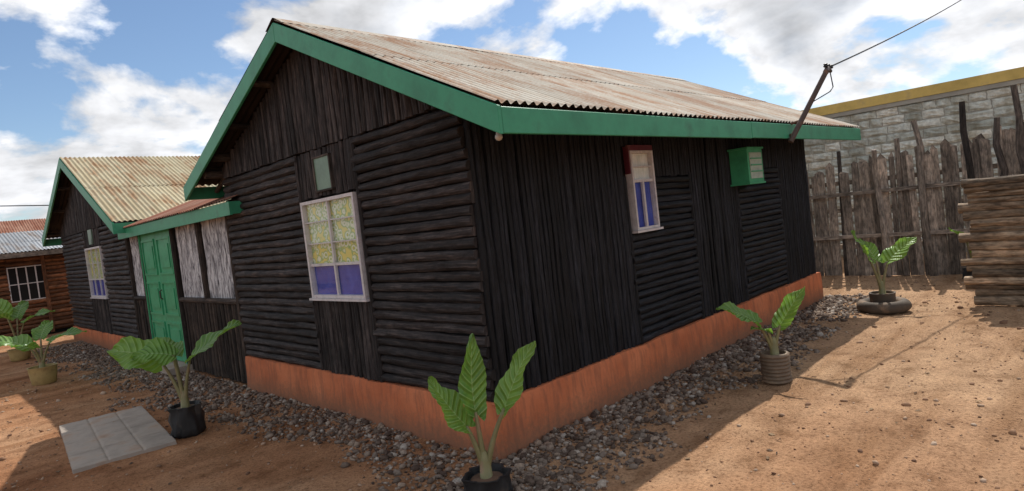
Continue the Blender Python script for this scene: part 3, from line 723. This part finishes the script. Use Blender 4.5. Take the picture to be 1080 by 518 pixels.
am = N(nt, 'ShaderNodeMath', operation='MULTIPLY_ADD'); L(nt, nn, 'Fac', am, 0); am.inputs[1].default_value = .7
a2 = N(nt, 'ShaderNodeMath', operation='MULTIPLY'); L(nt, at, 'Fac', a2, 0); a2.inputs[1].default_value = .40; L(nt, a2, 0, am, 2); L(nt, am, 0, cl, 'Fac')
vm = N(nt, 'ShaderNodeMath', operation='MULTIPLY'); L(nt, mxv, 0, vm, 0); vm.inputs[1].default_value = .6
mc = mixc(nt, (vm, 0), (cl, 'Color'), (.32, .48, .22)); L(nt, mc, 2, b, 'Base Color')
b.inputs['Roughness'].default_value = .33; bump(nt, (sn, 0), .7, .008, b)
tl = N(nt, 'ShaderNodeBsdfTranslucent'); mt = mixc(nt, 1.0, (mc, 2), (1.8, 1.7, .8), 'MULTIPLY'); L(nt, mt, 2, tl, 'Color')
ms = N(nt, 'ShaderNodeMixShader'); ms.inputs[0].default_value = .35; out = [n for n in nt.nodes if n.type == 'OUTPUT_MATERIAL'][0]
L(nt, b, 0, ms, 1); L(nt, tl, 0, ms, 2); L(nt, ms, 0, out, 0)
M_pet = paint_mat('petiole', (.22, .20, .09), .5, (.26, .13, .10), .5, 8)
M_dirt = paint_mat('pot_soil', (.14, .08, .05), .95)

def leaf(mb, base, az, Ln, Wd, e0, e1, roll=0.0, cup=.25, r=None):
    az, e0, e1, roll = map(math.radians, (az, e0, e1, roll)); nu, nv = 36, 14; p = Vector(base); P = []; U = []; phs = R.random()*6
    for i in range(nu+1):
        s = i/nu; e = e0+(e1-e0)*s**1.3
        T = Vector((math.cos(az)*math.cos(e), math.sin(az)*math.cos(e), math.sin(e)))
        Sd = Vector((-math.sin(az), math.cos(az), 0))
        Nn = T.cross(Sd)
        Sd2 = Sd*math.cos(roll)+Nn*math.sin(roll); N2 = Nn*math.cos(roll)-Sd*math.sin(roll)
        w0 = Wd/2*(math.sin(math.pi*min(1, (s*.97+.03))**.70)**.75 if s < 1 else 0.0)
        row = []; u = []
        for j in range(nv+1):
            v = -1+2*j/nv; av = abs(v); sg = 1 if v > 0 else -1
            w = w0*(1+.07*math.sin(s*13+phs*sg)+.04*noise.noise(Vector((s*9, sg*3, phs))))
            h = cup*w*(av**1.3)*(1-.3*s)+.022*Wd*av*math.sin((s*9-av*.21*9)*2*math.pi)+.10*Wd*av**2*math.sin(s*11+phs+v*2.5)
            back = .13*Ln*av*(1-s)**2.5
            row.append(p+Sd2*(v*w)+N2*h*1.0-T*back); u.append((s, (v+1)/2))
        P.append(row); U.append(u); p = p+T*(Ln/nu)
    mb.grid(P, U, 0, r)
def plant(name, loc, leaves, pot, poth, sc=1.0):
    e = empty(name, loc); x0, y0, z0 = loc; mb = MB()
    for (az, out, ht, Ln, Wd, e0, e1, roll, rr) in leaves:
        A = Vector((x0, y0, poth-.02)); B = A+Vector((math.cos(math.radians(az))*out, math.sin(math.radians(az))*out, ht))
        C = A.lerp(B, .5)+Vector((-math.cos(math.radians(az))*out*.18, -math.sin(math.radians(az))*out*.18, ht*.05))
        pts_ = [A*(1-t)**2+C*2*t*(1-t)+B*t*t for t in np.linspace(0, 1, 9)]
        mb.tube(pts_, [.021-.011*t for t in np.linspace(0, 1, 9)], 8, 1)
        leaf(mb, B, az, Ln, Wd, e0, e1, roll, .22, rr)
    mb.tube([(x0, y0, poth-.03), (x0+.004, y0, poth+.07), (x0, y0, poth+.13)], [.038, .032, .018], 9, 1, rj=.08)
    mb.build('leaves', [M_leaf, M_pet], e, True, recalc=False, angle=180)
    mb = MB()
    if pot == 'bag': mb.lathe([(0, 0), (.11, 0), (.135, .03), (.130, poth*.3), (.137, poth*.6), (.126, poth*.85), (.135, poth), (.118, poth), (.112, poth-.03), (0, poth-.025)], loc, 44, 0, .22, .045, 9); mats = [M_black]
    elif pot == 'basin': mb.lathe([(0, 0), (.13, 0), (.15, .02), (.165, poth*.6), (.175, poth-.02), (.185, poth), (.165, poth), (.155, poth-.04), (0, poth-.035)], loc, 30, 0, .05, .0); mats = [M_basin]
    elif pot == 'ribbed':
        pr = [(0, 0), (.10, 0)]; n = 8
        for i in range(n):
            z = poth*i/n; pr += [(.108, z+.002), (.118, z+poth/n*.3), (.118, z+poth/n*.6), (.107, z+poth/n*.92)]
        pr += [(.105, poth), (.09, poth), (.088, poth-.03), (0, poth-.025)]
        mb.lathe(pr, loc, 28, 0, .05); mats = [M_wicker]
    elif pot == 'tyre':
        R1, r1 = .215, .068
        pr = [(R1+r1*math.cos(t)*1.0, .068+r1*math.sin(t)) for t in np.linspace(-math.pi, math.pi, 17)]
        mb.lathe(pr, loc, 36, 0, .03)
        mb.lathe([(0, .02), (.11, .02), (.13, .05), (.135, poth*.9), (.14, poth), (.12, poth), (.115, poth-.03), (0, poth-.02)], loc, 26, 1, .05); mats = [M_tyre, M_tyre]
    mb.build('pot', mats, e, True, angle=50)
    mb = MB(); mb.lathe([(0, poth-.018), (.08, poth-.022), (.098, poth-.03)], loc, 16, 0, .1); mb.build('potting_soil', [M_dirt], e)
    return e
M_wicker = paint_mat('brown_ribbed_plastic', (.17, .12, .08), .7, (.3, .2, .12), .4, 9)
M_tyre = paint_mat('dusty_tyre', (.10, .075, .055), .8, (.28, .18, .11), .45, 6)
plant('elephant_ear_plant', (-.50, -.40, 0), [
    (120, .02, .38, .46, .18, 88, 106, -40, .75), (140, .08, .31, .36, .19, 54, 70, -35, .9), (-40, .15, .38, .43, .18, 66, 50, 35, .95)], 'bag', .15)
plant('elephant_ear_plant', (-1.07, 2.97, 0), [
    (142, .15, .44, .46, .36, 30, 5, -42, 1.0), (165, .04, .48, .32, .28, 25, -20, -38, .8), (-42, .10, .42, .56, .28, 36, 22, 22, .6), (100, .06, .46, .36, .24, 30, 0, -20, .5)], 'bag', .27)
plant('elephant_ear_plant', (-1.42, 8.04, 0), [
    (145, .15, .33, .55, .30, 30, -15, -25, .8), (-35, .15, .36, .50, .26, 22, -12, 15, .5), (60, .08, .42, .4, .26, 45, 10, 0, .6), (220, .08, .30, .38, .24, 30, -10, 0, .4)], 'basin', .26)
plant('elephant_ear_plant', (-1.27, 11.78, 0), [
    (140, .15, .7, .6, .36, 55, 10, -30, 1.0), (-40, .16, .5, .6, .3, 30, -10, 15, .6), (200, .1, .6, .5, .3, 40, 0, 0, .8), (60, .1, .6, .5, .3, 50, 10, 0, .5)], 'basin', .22)
plant('elephant_ear_plant', (2.27, -.96, 0), [
    (140, .12, .28, .38, .23, 38, 12, -25, .8), (-45, .07, .24, .38, .18, 56, 46, 30, .85), (165, .05, .2, .22, .12, 30, -5, 0, .5)], 'ribbed', .24)
plant('elephant_ear_plant', (5.38, -.98, 0), [
    (140, .12, .42, .42, .26, 64, 58, -30, 1.0), (-45, .10, .38, .44, .24, 42, 24, 25, 1.0), (60, .05, .4, .35, .2, 60, 35, 0, .8)], 'tyre', .22)
plant('elephant_ear_plant', (7.75, -1.52, 0), [
    (140, .08, .40, .34, .2, 50, 30, -10, 1.0), (-45, .08, .3, .3, .18, 50, 20, 10, .8), (225, .05, .25, .3, .2, 40, 0, 0, .6)], 'bag', .16)

# ================================================================== SKY / SUN / CAMERA
sun_v = Vector((1.65, .46, 2.2)).normalized(); el = math.asin(sun_v.z); az = math.atan2(sun_v.x, sun_v.y)
sl = bpy.data.lights.new('sun', 'SUN'); sl.energy = 4.5; sl.angle = math.radians(.5); sl.color = (1, .96, .89)
so = bpy.data.objects.new('sun', sl); so.rotation_euler = (-sun_v).to_track_quat('-Z', 'Y').to_euler(); so.location = (5, 2, 12); scene.collection.objects.link(so)
w = bpy.data.worlds.new('World'); scene.world = w; w.use_nodes = True; nt = w.node_tree
for n in list(nt.nodes): nt.nodes.remove(n)
out = N(nt, 'ShaderNodeOutputWorld'); sky = N(nt, 'ShaderNodeTexSky', sky_type='NISHITA'); sky.sun_disc = False
sky.sun_elevation = el; sky.sun_rotation = az; sky.air_density = 1.0; sky.dust_density = .2; sky.ozone_density = 3.0
bg = N(nt, 'ShaderNodeBackground'); bg.inputs['Strength'].default_value = .12; L(nt, sky, 0, bg, 0)
tc = N(nt, 'ShaderNodeTexCoord'); sp = N(nt, 'ShaderNodeSeparateXYZ'); L(nt, tc, 'Generated', sp, 0)
mxz = N(nt, 'ShaderNodeMath', operation='MAXIMUM'); L(nt, sp, 2, mxz, 0); mxz.inputs[1].default_value = 0
az_ = N(nt, 'ShaderNodeMath', operation='ADD'); L(nt, mxz, 0, az_, 0); az_.inputs[1].default_value = .38
dx = N(nt, 'ShaderNodeMath', operation='DIVIDE'); L(nt, sp, 0, dx, 0); L(nt, az_, 0, dx, 1)
dy = N(nt, 'ShaderNodeMath', operation='DIVIDE'); L(nt, sp, 1, dy, 0); L(nt, az_, 0, dy, 1)
cb = N(nt, 'ShaderNodeCombineXYZ'); L(nt, dx, 0, cb, 0); L(nt, dy, 0, cb, 1)
def cn(off, sc, det):
    a = N(nt, 'ShaderNodeVectorMath', operation='ADD'); L(nt, cb, 0, a, 0); a.inputs[1].default_value = off
    n = N(nt, 'ShaderNodeTexNoise'); n.inputs['Scale'].default_value = sc; n.inputs['Detail'].default_value = det; n.inputs['Roughness'].default_value = .55; n.inputs['Distortion'].default_value = .15
    L(nt, a, 0, n, 'Vector'); return n
c_a = cn((5.3, 2.2, 0), 2.1, 8); c_b = cn((5.3+.07, 2.2+.03, 0.0), 2.1, 6)
mk = ramp(nt, [(.435, (0, 0, 0)), (.462, (.5, .5, .5)), (.495, (1, 1, 1))]); L(nt, c_a, 'Fac', mk, 'Fac')
df = N(nt, 'ShaderNodeMath', operation='SUBTRACT'); L(nt, c_a, 'Fac', df, 0); L(nt, c_b, 'Fac', df, 1)
cc = ramp(nt, [(.46, (.96, .97, 1.0)), (.54, (.90, .91, .94)), (.64, (.52, .55, .60))]); L(nt, c_a, 'Fac', cc, 'Fac')
lit = N(nt, 'ShaderNodeMath', operation='MULTIPLY_ADD'); L(nt, df, 0, lit, 0); lit.inputs[1].default_value = 3.4; lit.inputs[2].default_value = .95
cm = mixc(nt, 1.0, (cc, 'Color'), (lit, 0), 'MULTIPLY')
bg2 = N(nt, 'ShaderNodeBackground'); L(nt, cm, 2, bg2, 0); bg2.inputs['Strength'].default_value = 1.0
mx = N(nt, 'ShaderNodeMixShader'); L(nt, mk, 'Color', mx, 0); L(nt, bg, 0, mx, 1); L(nt, bg2, 0, mx, 2); L(nt, mx, 0, out, 0)

cam = bpy.data.cameras.new('camera'); co = bpy.data.objects.new('camera', cam); scene.collection.objects.link(co); scene.camera = co
cam.sensor_fit = 'HORIZONTAL'; cam.sensor_width = 36; cam.lens = 36*654/1080; cam.clip_start = .05; cam.clip_end = 2000
X = Vector((.7004, -.7041, -.1152)).normalized(); Y = Vector((.1131, -.0498, .9924)); Z = X.cross(Y).normalized(); Y = Z.cross(X)
co.matrix_world = Matrix(((X.x, Y.x, Z.x, -2.774), (X.y, Y.y, Z.y, -3.113), (X.z, Y.z, Z.z, 1.6), (0, 0, 0, 1)))
scene.view_settings.view_transform = 'Standard'; scene.view_settings.look = 'None'; scene.view_settings.exposure = 0
